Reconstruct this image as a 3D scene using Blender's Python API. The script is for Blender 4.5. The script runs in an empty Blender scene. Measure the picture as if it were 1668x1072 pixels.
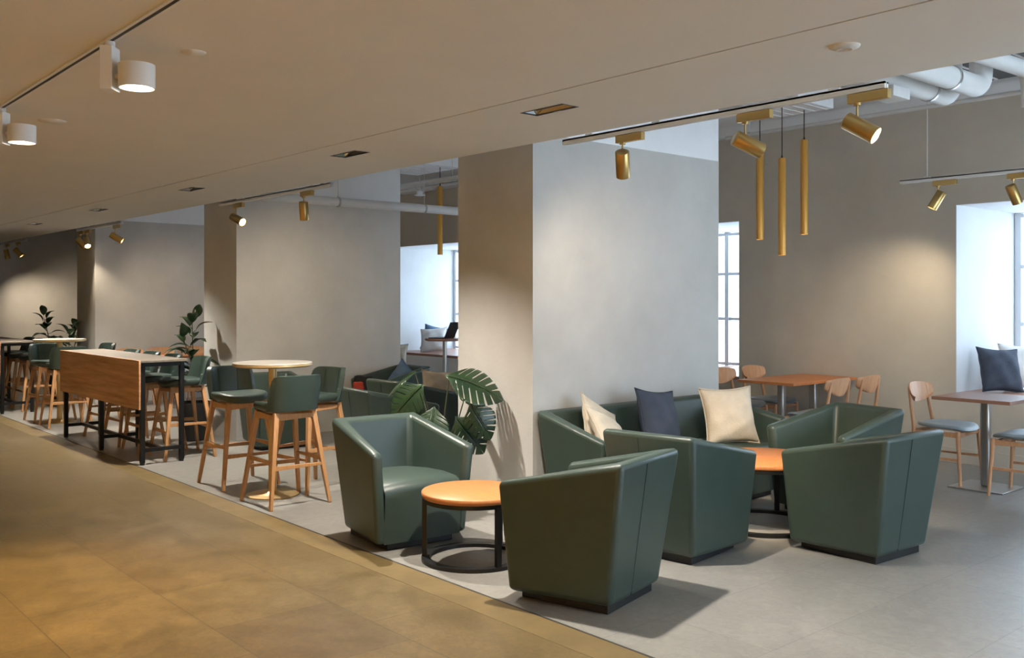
import bpy, bmesh, math, random
from mathutils import Matrix, Vector, Euler
PI = math.pi
R = math.radians
sc = bpy.context.scene
col = sc.collection
random.seed(7)

# ------------------------------------------------------------------ camera
cam_d = bpy.data.cameras.new('camera')
cam = bpy.data.objects.new('camera', cam_d)
col.objects.link(cam)
cam.location = (0, 0, 1.55)
cam.rotation_euler = (R(90), 0, R(49.02))
cam_d.sensor_width = 36
cam_d.lens = 1540 / 1668 * 36
cam_d.shift_y = -47 / 1668
cam_d.clip_end = 200
sc.camera = cam

# ------------------------------------------------------------------ sky and exposure
wd = bpy.data.worlds.new('sky')
sc.world = wd
wd.use_nodes = True
bg = wd.node_tree.nodes['Background']
bg.inputs[0].default_value = (0.74, 0.87, 1.0, 1)
bg.inputs[1].default_value = 8.0
sc.view_settings.view_transform = 'Standard'
sc.view_settings.look = 'None'
sc.view_settings.gamma = 1
sc.view_settings.exposure = 0.0
try:
    sc.cycles.use_light_tree = False
    sc.cycles.max_bounces = 8
    sc.cycles.diffuse_bounces = 5
    sc.cycles.sample_clamp_indirect = 6
except Exception:
    pass

SLOTS = [0.95, 3.66, 5.67, 8.41, 11.02, 13.6]      # recessed slot lights, distance along the corridor
SLOT_POWER, SLOT_COL = 480, (1.0, 0.93, 0.82)
HALL_POWER, HALL_COL = 350, (1.0, 0.66, 0.26)
SPOT_POWER, SPOT_COL = 105, (1.0, 0.82, 0.60)


def lamp(name, kind, loc, power, color, parent=None, direction=(0, 0, -1), **kw):
    d = bpy.data.lights.new(name, kind)
    d.energy = power
    d.color = color
    for k, v in kw.items():
        setattr(d, k, v)
    o = bpy.data.objects.new(name, d)
    col.objects.link(o)
    o.location = loc
    o.rotation_euler = Vector(direction).to_track_quat('-Z', 'Y').to_euler()
    if parent is not None:
        o.parent = parent
    return o


def portal(x0, x1, z0, z1, y):
    d = bpy.data.lights.new('daylight_portal', 'AREA')
    d.shape = 'RECTANGLE'
    d.size = abs(x1 - x0)
    d.size_y = z1 - z0
    d.cycles.is_portal = True
    o = bpy.data.objects.new('daylight_portal', d)
    col.objects.link(o)
    o.location = ((x0 + x1) / 2, y, (z0 + z1) / 2)
    o.rotation_euler = Vector((0, -1, 0)).to_track_quat('-Z', 'Z').to_euler()
    return o


# ------------------------------------------------------------------ materials
def mat(name, c, rough=0.6, metal=0.0, var=0.0, scale=4.0, bump=0.0, bscale=80.0, spec=0.5,
        stretch=(1, 1, 1), c2=None, emit=None, coat=0.0, detail=5.0):
    m = bpy.data.materials.new(name)
    m.use_nodes = True
    nt = m.node_tree
    b = nt.nodes['Principled BSDF']
    b.inputs['Base Color'].default_value = (*c, 1)
    b.inputs['Roughness'].default_value = rough
    b.inputs['Metallic'].default_value = metal
    b.inputs['Specular IOR Level'].default_value = spec
    if coat:
        b.inputs['Coat Weight'].default_value = coat
        b.inputs['Coat Roughness'].default_value = 0.15
    tc = nt.nodes.new('ShaderNodeTexCoord')
    mp = nt.nodes.new('ShaderNodeMapping')
    mp.inputs['Scale'].default_value = stretch
    nt.links.new(tc.outputs['Object'], mp.inputs['Vector'])
    if var or c2:
        n = nt.nodes.new('ShaderNodeTexNoise')
        n.inputs['Scale'].default_value = scale
        n.inputs['Detail'].default_value = detail
        n.inputs['Roughness'].default_value = 0.6
        nt.links.new(mp.outputs[0], n.inputs['Vector'])
        r = nt.nodes.new('ShaderNodeValToRGB')
        if c2 is None:
            c2 = tuple(max(0, x * (1 - var)) for x in c)
            c1 = tuple(min(1, x * (1 + var)) for x in c)
        else:
            c1 = c
        r.color_ramp.elements[0].color = (*c2, 1)
        r.color_ramp.elements[1].color = (*c1, 1)
        r.color_ramp.elements[0].position = 0.3
        r.color_ramp.elements[1].position = 0.7
        nt.links.new(n.outputs['Fac'], r.inputs[0])
        nt.links.new(r.outputs[0], b.inputs['Base Color'])
    if bump:
        n2 = nt.nodes.new('ShaderNodeTexNoise')
        n2.inputs['Scale'].default_value = bscale
        n2.inputs['Detail'].default_value = 3
        nt.links.new(mp.outputs[0], n2.inputs['Vector'])
        bp = nt.nodes.new('ShaderNodeBump')
        bp.inputs['Strength'].default_value = bump
        bp.inputs['Distance'].default_value = 0.01
        nt.links.new(n2.outputs['Fac'], bp.inputs['Height'])
        nt.links.new(bp.outputs[0], b.inputs['Normal'])
    if emit:
        b.inputs['Emission Color'].default_value = (*emit[0], 1)
        b.inputs['Emission Strength'].default_value = emit[1]
    return m


def tile_mat(name, ca, cb, joint, bw, rh, rough, msize=0.004, rot=0.0, vein=0.35, bumpv=0.12, rvar=0.12, nscale=2.6):
    m = bpy.data.materials.new(name)
    m.use_nodes = True
    nt = m.node_tree
    b = nt.nodes['Principled BSDF']
    tc = nt.nodes.new('ShaderNodeTexCoord')
    mp = nt.nodes.new('ShaderNodeMapping')
    mp.inputs['Rotation'].default_value = (0, 0, rot)
    nt.links.new(tc.outputs['Object'], mp.inputs['Vector'])
    br = nt.nodes.new('ShaderNodeTexBrick')
    br.inputs['Scale'].default_value = 1
    br.inputs['Brick Width'].default_value = bw
    br.inputs['Row Height'].default_value = rh
    br.inputs['Mortar Size'].default_value = msize
    br.inputs['Mortar Smooth'].default_value = 0.3
    br.inputs['Color1'].default_value = (*ca, 1)
    br.inputs['Color2'].default_value = (*cb, 1)
    br.inputs['Mortar'].default_value = (*joint, 1)
    br.offset = 0.37
    br.squash = 0.62
    br.squash_frequency = 3
    nt.links.new(mp.outputs[0], br.inputs['Vector'])
    n = nt.nodes.new('ShaderNodeTexNoise')
    n.inputs['Scale'].default_value = nscale
    n.inputs['Detail'].default_value = 9
    n.inputs['Roughness'].default_value = 0.68
    n.inputs['Distortion'].default_value = 0.5
    nt.links.new(mp.outputs[0], n.inputs['Vector'])
    r = nt.nodes.new('ShaderNodeValToRGB')
    r.color_ramp.elements[0].position = 0.3
    r.color_ramp.elements[1].position = 0.72
    k = 1 - vein
    r.color_ramp.elements[0].color = (k, k, k, 1)
    r.color_ramp.elements[1].color = (1.0, 1.0, 1.0, 1)
    nt.links.new(n.outputs['Fac'], r.inputs[0])
    mx = nt.nodes.new('ShaderNodeMix')
    mx.data_type = 'RGBA'
    mx.blend_type = 'MULTIPLY'
    mx.inputs[0].default_value = 1
    nt.links.new(br.outputs['Color'], mx.inputs[6])
    nt.links.new(r.outputs[0], mx.inputs[7])
    n3 = nt.nodes.new('ShaderNodeTexNoise')
    n3.inputs['Scale'].default_value = nscale * 6
    n3.inputs['Detail'].default_value = 8
    n3.inputs['Roughness'].default_value = 0.75
    n3.inputs['Distortion'].default_value = 1.2
    nt.links.new(mp.outputs[0], n3.inputs['Vector'])
    r3 = nt.nodes.new('ShaderNodeValToRGB')
    r3.color_ramp.elements[0].position = 0.36
    r3.color_ramp.elements[1].position = 0.66
    r3.color_ramp.elements[0].color = (1 - vein * .6, 1 - vein * .6, 1 - vein * .6, 1)
    r3.color_ramp.elements[1].color = (1.12, 1.12, 1.10, 1)
    nt.links.new(n3.outputs['Fac'], r3.inputs[0])
    mx3 = nt.nodes.new('ShaderNodeMix')
    mx3.data_type = 'RGBA'
    mx3.blend_type = 'MULTIPLY'
    mx3.inputs[0].default_value = 1
    nt.links.new(mx.outputs[2], mx3.inputs[6])
    nt.links.new(r3.outputs[0], mx3.inputs[7])
    nt.links.new(mx3.outputs[2], b.inputs['Base Color'])
    mr = nt.nodes.new('ShaderNodeMapRange')
    mr.inputs[3].default_value = rough - rvar
    mr.inputs[4].default_value = rough + rvar
    nt.links.new(n.outputs['Fac'], mr.inputs[0])
    nt.links.new(mr.outputs[0], b.inputs['Roughness'])
    bp = nt.nodes.new('ShaderNodeBump')
    bp.inputs['Strength'].default_value = bumpv
    bp.inputs['Distance'].default_value = 0.004
    nt.links.new(n.outputs['Fac'], bp.inputs['Height'])
    nt.links.new(bp.outputs[0], b.inputs['Normal'])
    return m


M = {}
M['plaster'] = mat('grey_microcement', (0.50, 0.485, 0.455), 0.75, var=0.09, scale=1.7, bump=0.12, bscale=30, detail=8)
M['plasterwarm'] = mat('warm_grey_microcement', (0.54, 0.49, 0.41), 0.78, var=0.08, scale=1.5, bump=0.12, bscale=30, detail=8)
M['white'] = mat('white_paint', (0.86, 0.86, 0.86), 0.7, var=0.03, scale=3)
M['reveal'] = mat('reveal_paint', (0.60, 0.61, 0.62), 0.7, var=0.03, scale=3)
M['ceiling'] = mat('ceiling_paint', (0.74, 0.70, 0.63), 0.8, var=0.02, scale=2, bump=0.05, bscale=200)
M['plenum'] = mat('service_ceiling_paint', (0.74, 0.75, 0.76), 0.8, var=0.05, scale=3)
M['hallwall'] = mat('corridor_wall_paint', (0.74, 0.60, 0.36), 0.7, var=0.05, scale=2)
M['stone'] = tile_mat('corridor_limestone', (0.188, 0.132, 0.056), (0.152, 0.104, 0.046), (0.085, 0.060, 0.030), 1.15, 0.62, 0.36, msize=0.0025, vein=0.40, bumpv=.06, rvar=.10, nscale=3.4)
M['kerb'] = mat('limestone_border', (0.160, 0.112, 0.048), 0.38, var=0.20, scale=5)
M['tile'] = tile_mat('lounge_tile', (0.285, 0.272, 0.248), (0.258, 0.247, 0.226), (0.19, 0.182, 0.168), 1.2, 0.6, 0.36, msize=0.002, vein=0.2, rot=R(90), bumpv=0.05)
M['leather'] = mat('green_leather', (0.036, 0.056, 0.046), 0.38, var=0.08, scale=9, bump=0.10, bscale=260, spec=0.5)
M['seam'] = mat('dark_green_seam', (0.02, 0.04, 0.034), 0.6)
M['black'] = mat('black_plinth', (0.008, 0.008, 0.009), 0.5)
M['blackmetal'] = mat('black_metal', (0.010, 0.010, 0.011), 0.42, metal=0.3)
M['orange'] = mat('orange_wood_top', (0.50, 0.185, 0.060), 0.42, var=0.10, scale=6, stretch=(1, 9, 1))
M['oak'] = mat('oak_legs', (0.50, 0.265, 0.115), 0.45, var=0.16, scale=10, stretch=(5, 5, .6))
M['beech'] = mat('pale_wood_chair', (0.58, 0.31, 0.165), 0.45, var=0.12, scale=8, stretch=(4, 4, .7))
M['panelwood'] = mat('striped_wood_panel', (0.72, 0.42, 0.23), 0.45, c2=(0.36, 0.17, 0.075), scale=1.7, stretch=(0.7, 2, 13), detail=9)
M['topwood'] = mat('grey_brown_top', (0.17, 0.14, 0.112), 0.5, var=0.2, scale=3, stretch=(0.8, 8, 8))
M['gold'] = mat('champagne_metal', (0.62, 0.44, 0.20), 0.38, metal=0.55)
M['marble'] = mat('pale_table_top', (0.66, 0.60, 0.52), 0.25, var=0.08, scale=6)
M['brass'] = mat('brushed_brass', (0.50, 0.335, 0.125), 0.32, metal=0.9)
M['amber'] = mat('amber_brass', (0.70, 0.36, 0.07), 0.38, metal=0.35)
M['steel'] = mat('brushed_steel', (0.48, 0.48, 0.48), 0.30, metal=0.95, var=0.15, scale=3, stretch=(60, 60, 0.3))
M['chrome'] = mat('reflector', (0.85, 0.86, 0.88), 0.12, metal=1.0)
M['greyseat'] = mat('grey_leather', (0.27, 0.32, 0.34), 0.42, var=0.08, scale=12, bump=0.05)
M['beige'] = mat('beige_linen', (0.56, 0.49, 0.39), 0.9, var=0.07, scale=14, bump=0.35, bscale=140)
M['cream'] = mat('white_linen', (0.72, 0.70, 0.68), 0.9, var=0.05, scale=14, bump=0.3, bscale=140)
M['navy'] = mat('navy_linen', (0.038, 0.050, 0.078), 0.85, var=0.15, scale=14, bump=0.35, bscale=140)
M['blue'] = mat('blue_linen', (0.10, 0.17, 0.28), 0.85, var=0.12, scale=14, bump=0.3, bscale=140)
M['rail'] = mat('white_track_metal', (0.74, 0.73, 0.70), 0.45)
M['duct'] = mat('white_insulated_duct', (0.66, 0.65, 0.63), 0.55, var=0.05, scale=5)
M['dark'] = mat('dark_trim_and_void', (0.03, 0.03, 0.032), 0.5)  # colours the floor line, the ceiling gap and the painted-in ceiling void
M['lens'] = mat('lit_lens', (1, 0.95, 0.85), 0.3, emit=((1.0, 0.88, 0.68), 26))
M['slotlens'] = mat('slot_lens', (1, 0.97, 0.92), 0.3, emit=((1.0, 0.93, 0.82), 10))
M['leaf'] = mat('dark_green_leaf', (0.030, 0.062, 0.018), 0.32, c2=(0.012, 0.030, 0.012), scale=14)
M['monstera'] = mat('monstera_leaf', (0.018, 0.042, 0.013), 0.28, c2=(0.008, 0.020, 0.010), scale=10)
M['stem'] = mat('plant_stem', (0.045, 0.05, 0.022), 0.5)
M['potm'] = mat('dark_pot', (0.016, 0.016, 0.017), 0.5, var=0.2, scale=20)
M['soil'] = mat('soil', (0.03, 0.02, 0.012), 0.95, bump=0.8, bscale=60)
M['benchwood'] = mat('reddish_bench_wood', (0.30, 0.15, 0.10), 0.4, var=0.15, scale=5, stretch=(1, 9, 9))
M['frame'] = mat('white_window_frame', (0.72, 0.76, 0.80), 0.5)
M['laptop'] = mat('black_laptop', (0.010, 0.010, 0.012), 0.45)
M['bag'] = mat('black_nylon', (0.012, 0.012, 0.014), 0.8)
M['redcloth'] = mat('red_cloth', (0.45, 0.05, 0.03), 0.8)
M['browncloth'] = mat('brown_cloth', (0.12, 0.085, 0.07), 0.9, var=0.2, scale=20)
g = bpy.data.materials.new('window_glass')
g.use_nodes = True
gn = g.node_tree
for n_ in list(gn.nodes):
    gn.nodes.remove(n_)
go = gn.nodes.new('ShaderNodeOutputMaterial')
gm = gn.nodes.new('ShaderNodeMixShader')
gt = gn.nodes.new('ShaderNodeBsdfTransparent')
gg = gn.nodes.new('ShaderNodeBsdfGlossy')
gg.inputs['Roughness'].default_value = 0.02
gt.inputs[0].default_value = (0.93, 0.97, 1, 1)
gm.inputs[0].default_value = 0.06
gn.links.new(gt.outputs[0], gm.inputs[1])
gn.links.new(gg.outputs[0], gm.inputs[2])
gn.links.new(gm.outputs[0], go.inputs[0])
M['glass'] = g


# ------------------------------------------------------------------ mesh builder
class MB:
    def __init__(self):
        self.bm = bmesh.new()

    def face(self, vs, mi=0):
        try:
            f = self.bm.faces.new(vs)
            f.material_index = mi
            return f
        except ValueError:
            return None

    def hexa(self, p, mi=0):
        """eight points: bottom ring 0-3 (ccw), top ring 4-7"""
        v = [self.bm.verts.new(q) for q in p]
        for q in ((3, 2, 1, 0), (4, 5, 6, 7), (0, 1, 5, 4), (1, 2, 6, 5), (2, 3, 7, 6), (3, 0, 4, 7)):
            self.face([v[i] for i in q], mi)
        return self

    def box(self, x0, x1, y0, y1, z0, z1, mi=0):
        return self.hexa([(x0, y0, z0), (x1, y0, z0), (x1, y1, z0), (x0, y1, z0),
                          (x0, y0, z1), (x1, y0, z1), (x1, y1, z1), (x0, y1, z1)], mi)

    def bar(self, a, b, w0, w1=None, d0=None, d1=None, n=4, roll=0.0):
        """tapered bar from a to b; n sides (4 = square)"""
        w1 = w0 if w1 is None else w1
        d0 = w0 if d0 is None else d0
        d1 = w1 if d1 is None else d1
        a, b = Vector(a), Vector(b)
        ax = (b - a).normalized()
        up = Vector((0, 0, 1)) if abs(ax.z) < 0.95 else Vector((0, 1, 0))
        s = ax.cross(up).normalized()
        t = s.cross(ax).normalized()
        rings = []
        for c, w, d in ((a, w0, d0), (b, w1, d1)):
            r = []
            for i in range(n):
                an = 2 * PI * (i + (0.5 if n == 4 else 0)) / n + roll
                k = 1 / math.cos(PI / 4) if n == 4 else 1
                r.append(self.bm.verts.new(c + s * (math.cos(an) * w / 2 * k) + t * (math.sin(an) * d / 2 * k)))
            rings.append(r)
        for i in range(n):
            j = (i + 1) % n
            self.face([rings[0][i], rings[0][j], rings[1][j], rings[1][i]])
        self.face(rings[0][::-1])
        self.face(rings[1])
        return self

    def tube(self, pts, rad, n=12, cap=True):
        pts = [Vector(p) for p in pts]
        rr = rad if isinstance(rad, (list, tuple)) else [rad] * len(pts)
        rings = []
        prev = None
        for i, p in enumerate(pts):
            d = (pts[min(i + 1, len(pts) - 1)] - pts[max(i - 1, 0)]).normalized()
            if prev is None:
                up = Vector((0, 0, 1)) if abs(d.z) < 0.9 else Vector((1, 0, 0))
                s = d.cross(up).normalized()
            else:
                s = (prev - d * prev.dot(d)).normalized()
            prev = s
            t = d.cross(s)
            rings.append([self.bm.verts.new(p + s * math.cos(2 * PI * k / n) * rr[i] + t * math.sin(2 * PI * k / n) * rr[i]) for k in range(n)])
        for a, b in zip(rings, rings[1:]):
            for k in range(n):
                j = (k + 1) % n
                self.face([a[k], a[j], b[j], b[k]])
        if cap:
            self.face(rings[0][::-1])
            self.face(rings[-1])
        return self

    def lathe(self, prof, n=48, c=(0, 0, 0), closed=False):
        """prof: (r, z) list from the bottom to the top"""
        rings = []
        for r, z in prof:
            if r < 1e-6:
                rings.append([self.bm.verts.new((c[0], c[1], c[2] + z))])
            else:
                rings.append([self.bm.verts.new((c[0] + r * math.cos(2 * PI * k / n), c[1] + r * math.sin(2 * PI * k / n), c[2] + z)) for k in range(n)])
        prs = list(zip(rings, rings[1:]))
        if closed:
            prs.append((rings[-1], rings[0]))
        for a, b in prs:
            for k in range(n):
                j = (k + 1) % n
                if len(a) == 1 and len(b) == 1:
                    continue
                if len(a) == 1:
                    self.face([a[0], b[j], b[k]])
                elif len(b) == 1:
                    self.face([a[k], a[j], b[0]])
                else:
                    self.face([a[k], a[j], b[j], b[k]])
        if not closed:
            if len(rings[0]) > 1:
                self.face(rings[0][::-1])
            if len(rings[-1]) > 1:
                self.face(rings[-1])
        return self

    def grid(self, fn, nu, nv, wrap_u=False):
        vs = [[self.bm.verts.new(fn(i / nu, j / nv)) for j in range(nv + 1)] for i in range(nu + (0 if wrap_u else 1))]
        m = len(vs)
        for i in range(nu):
            for j in range(nv):
                self.face([vs[i][j], vs[(i + 1) % m][j], vs[(i + 1) % m][j + 1], vs[i][j + 1]])
        return vs

    def xf(self, mtx):
        self.bm.transform(mtx)
        return self

    def build(self, name, material, parent=None, bevel=0.0, seg=2, subsurf=0, smooth=True, weld=False, angle=40, solid=0.0):
        bm = self.bm
        if weld:
            bmesh.ops.remove_doubles(bm, verts=bm.verts, dist=1e-5)
        bmesh.ops.recalc_face_normals(bm, faces=bm.faces)
        me = bpy.data.meshes.new(name)
        bm.to_mesh(me)
        bm.free()
        ms = material if isinstance(material, (list, tuple)) else [material]
        for m_ in ms:
            me.materials.append(M[m_])
        if smooth:
            for p in me.polygons:
                p.use_smooth = True
            if not subsurf:
                try:
                    me.set_sharp_from_angle(angle=R(angle))
                except Exception:
                    pass
        o = bpy.data.objects.new(name, me)
        col.objects.link(o)
        if parent is not None:
            o.parent = parent
        if solid:
            s = o.modifiers.new('thickness', 'SOLIDIFY')
            s.thickness = solid
            s.offset = 0
        if bevel:
            b = o.modifiers.new('edge', 'BEVEL')
            b.width = bevel
            b.segments = seg
            b.limit_method = 'ANGLE'
            b.angle_limit = R(30)
            b.harden_normals = False
        if subsurf:
            s = o.modifiers.new('round', 'SUBSURF')
            s.levels = subsurf
            s.render_levels = subsurf
        return o


def tag(o, label=None, cat=None, group=None, kind=None):
    if label:
        o['label'] = label
    if cat:
        o['category'] = cat
    if group:
        o['group'] = group
    if kind:
        o['kind'] = kind
    return o


def thing(name, label, cat, loc=(0, 0, 0), rz=0.0, group=None):
    o = bpy.data.objects.new(name, None)
    o.empty_display_size = 0.2
    col.objects.link(o)
    o.location = loc
    o.rotation_euler = (0, 0, rz)
    return tag(o, label, cat, group)


def copy_tree(o, parent=None):
    c = o.copy()
    col.objects.link(c)
    c.parent = parent
    for ch in list(o.children):
        copy_tree(ch, c)
    return c


def place(proto, used, loc, rz, label, group=None):
    o = copy_tree(proto) if used[0] else proto
    used[0] = True
    o.location = loc
    o.rotation_euler = (0, 0, rz)
    o['label'] = label
    if group:
        o['group'] = group
    return o


def struct(name, mb, material, **kw):
    kw.setdefault('smooth', False)
    return tag(mb.build(name, material, **kw), kind='structure')


# ------------------------------------------------------------------ the shell of the place
# +y runs from the corridor into the lounge, -x runs down the corridor
X0, X1 = -19.6, 3.4
Y0, YK, YE, YP, YB, YW = -2.6, 3.15, 4.10, 4.54, 9.11, 10.48
ZC, ZU = 2.56, 3.80
struct('floor_corridor', MB().box(X0, X1, Y0, YK - 0.20, -0.10, 0), 'stone')
struct('trim_1', MB().box(X0, X1, YK - 0.198, YK - 0.006, -0.10, 0.0), 'kerb')
struct('trim_2', MB().box(X0, X1, YK - 0.008, YK + 0.004, -0.09, 0.0008), 'dark')
struct('floor_lounge', MB().box(X0, X1, YK + 0.004, YW + 0.1, -0.10, 0), 'tile')

# dropped ceiling: corridor slab, shadow gap, and the strip with openings for the slot lights
struct('ceiling_corridor', MB().box(X0, X1, Y0, YK, ZC, ZC + 0.14), 'ceiling')
struct('trim_3', MB().box(X0, X1, YK - 0.002, YK + 0.014, ZC + 0.03, ZC + 0.13), 'dark')
b = MB()
b.box(X0, X1, YK + 0.012, 3.38, ZC, ZC + 0.14)
b.box(X0, X1, 3.50, YE, ZC, ZC + 0.14)
xs = X0
for t_ in sorted(SLOTS, reverse=True):
    b.box(xs, -t_ - 0.16, 3.38, 3.50, ZC, ZC + 0.14)
    xs = -t_ + 0.16
b.box(xs, X1, 3.38, 3.50, ZC, ZC + 0.14)
b.box(X0, X1, YE - 0.12, YE, ZC + 0.14, ZU)
struct('ceiling_soffit', b, 'ceiling')
struct('ceiling_lounge', MB().box(X0, X1, YE, YW + 0.1, ZU, ZU + 0.1), 'plenum')

struct('wall_corridor', MB().box(X0, X1, Y0 - 0.1, Y0, 0, ZC), 'hallwall')
struct('wall_end', MB().box(X0 - 0.1, X0, Y0 - 0.1, YW + 0.1, 0, ZU), 'plaster')
# right-hand end wall, out of the frame, with its window
b = MB()
b.box(X1, X1 + 0.15, Y0 - 0.1, 3.4, 0, ZU)
b.box(X1, X1 + 0.15, 8.7, YW + 0.1, 0, ZU)
b.box(X1, X1 + 0.15, 3.4, 8.7, 0, 0.15)
b.box(X1, X1 + 0.15, 3.4, 8.7, 3.6, ZU)
struct('wall_right', b, 'plaster')
w = MB()
for y_ in (3.43, 4.75, 6.06, 7.37, 8.67):
    w.box(X1 + 0.04, X1 + 0.1, y_ - 0.03, y_ + 0.03, 0.15, 3.6)
for z_ in (0.18, 2.4, 3.57):
    w.box(X1 + 0.04, X1 + 0.1, 3.4, 8.7, z_ - 0.03, z_ + 0.03)
wo = struct('window_5', w, 'frame')
MB().box(X1 + 0.065, X1 + 0.075, 3.4, 8.7, 0.18, 3.57).build('pane', 'glass', wo, smooth=False)
pr = portal(3.4, 8.7, 0.15, 3.6, 0)
pr.location = (X1 + 0.14, 6.05, 1.87)
pr.rotation_euler = Vector((-1, 0, 0)).to_track_quat('-Z', 'Z').to_euler()

# piers standing between the bays
for i, t_ in enumerate((5.0, 9.857, 14.68)):
    b = MB()
    b.box(-t_ - 0.87, -t_, YP, 6.71, 0, 2.75, 0)
    b.box(-t_ - 0.869, -t_ - 0.001, YP + 0.001, 6.709, 2.75, ZU, 1)
    struct('wall_pier_%d' % (i + 1), b, ['plaster', 'white'])

# back wall with four window seats
NICHE = [(0.80, 3.16), (-4.03, -1.67), (-8.86, -6.50), (-13.69, -11.33)]
ZS, ZT = 0.67, 2.46
b = MB()
xs = X0
for a_, c_ in sorted(NICHE):
    b.box(xs, a_, YB, YB + 0.12, 0, 3.45)
    b.box(a_, c_, YB, YB + 0.12, 0, ZS - 0.04)
    b.box(a_, c_, YB, YB + 0.12, ZT, 3.45)
    xs = c_
b.box(xs, X1, YB, YB + 0.12, 0, 3.45)
b.box(X0, X1, YB, YB + 0.12, 3.45, ZU, 1)
struct('wall_back', b, ['plasterwarm', 'white'])
struct('trim_4', MB().box(X0, X1, YB - 0.10, YB, 3.42, 3.53), 'white')
b = MB()
b.box(X0, X1, YB - 0.015, YB, 0, 0.14)
struct('baseboard_back', b, 'plasterwarm', bevel=0.003)
for i, (a_, c_) in enumerate(NICHE):
    b = MB()
    b.box(a_ - 0.1, a_, YB + 0.12, YW + 0.1, 0, ZT + 0.1)
    b.box(c_, c_ + 0.1, YB + 0.12, YW + 0.1, 0, ZT + 0.1)
    b.box(a_, c_, YB + 0.12, YW + 0.1, ZT, ZT + 0.1)
    b.box(a_ - 0.002, a_ + 0.004, YB - 0.001, YB + 0.13, ZS, ZT)
    b.box(c_ - 0.004, c_ + 0.002, YB - 0.001, YB + 0.13, ZS, ZT)
    b.box(a_, c_, YB - 0.001, YB + 0.13, ZT - 0.004, ZT + 0.002)
    struct('wall_niche_%d' % (i + 1), b, 'reveal')
    if i == 3:
        tag(MB().box(a_ + .45, c_, YB - .012, YB - .001, .15, ZS - .04).build('lit_bench_front', 'white', smooth=False), 'white sheet painting in daylight below the window seat with blue and white cushions', 'panel')  # the brightness of the daylit wall is put in as white
    w = MB()
    n_ = 4
    for k in range(n_ + 1):
        xx = a_ + 0.035 + (c_ - a_ - 0.07) * k / n_
        w.box(xx - 0.03, xx + 0.03, YW, YW + 0.06, ZS, ZT)
    for z_ in (ZS + 0.03, 1.30, 1.90, ZT - 0.03):
        w.box(a_, c_, YW + 0.005, YW + 0.055, z_ - 0.02, z_ + 0.02)
    wo = struct('window_%d' % (i + 1), w, 'frame')
    MB().box(a_, c_, YW + 0.025, YW + 0.035, ZS, ZT).build('pane', 'glass', wo, smooth=False)
    s = MB().box(a_ + 0.003, c_ - 0.003, YB + 0.0, YW, ZS - 0.04, ZS).build('window_bench', 'benchwood', bevel=0.004)
    tag(s, ['reddish wooden window seat board beyond the right end of the lounge',
            'reddish wooden window seat board under the navy and white cushions at far right',
            'reddish wooden window seat board in the slim bright window opening beside the middle pier',
            'reddish wooden window seat board with blue and white cushions behind the laptop table'][i], 'bench', 'window seat boards along the back wall')
    portal(a_, c_, ZS, ZT, YW + 0.09)

# ------------------------------------------------------------------ armchairs
BF, BB, TF, TB = .325, .267, .373, .324
DBF, DBB, DTF, DTB = .292, .282, .33, .38
HT, HA = .763, .615


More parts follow.
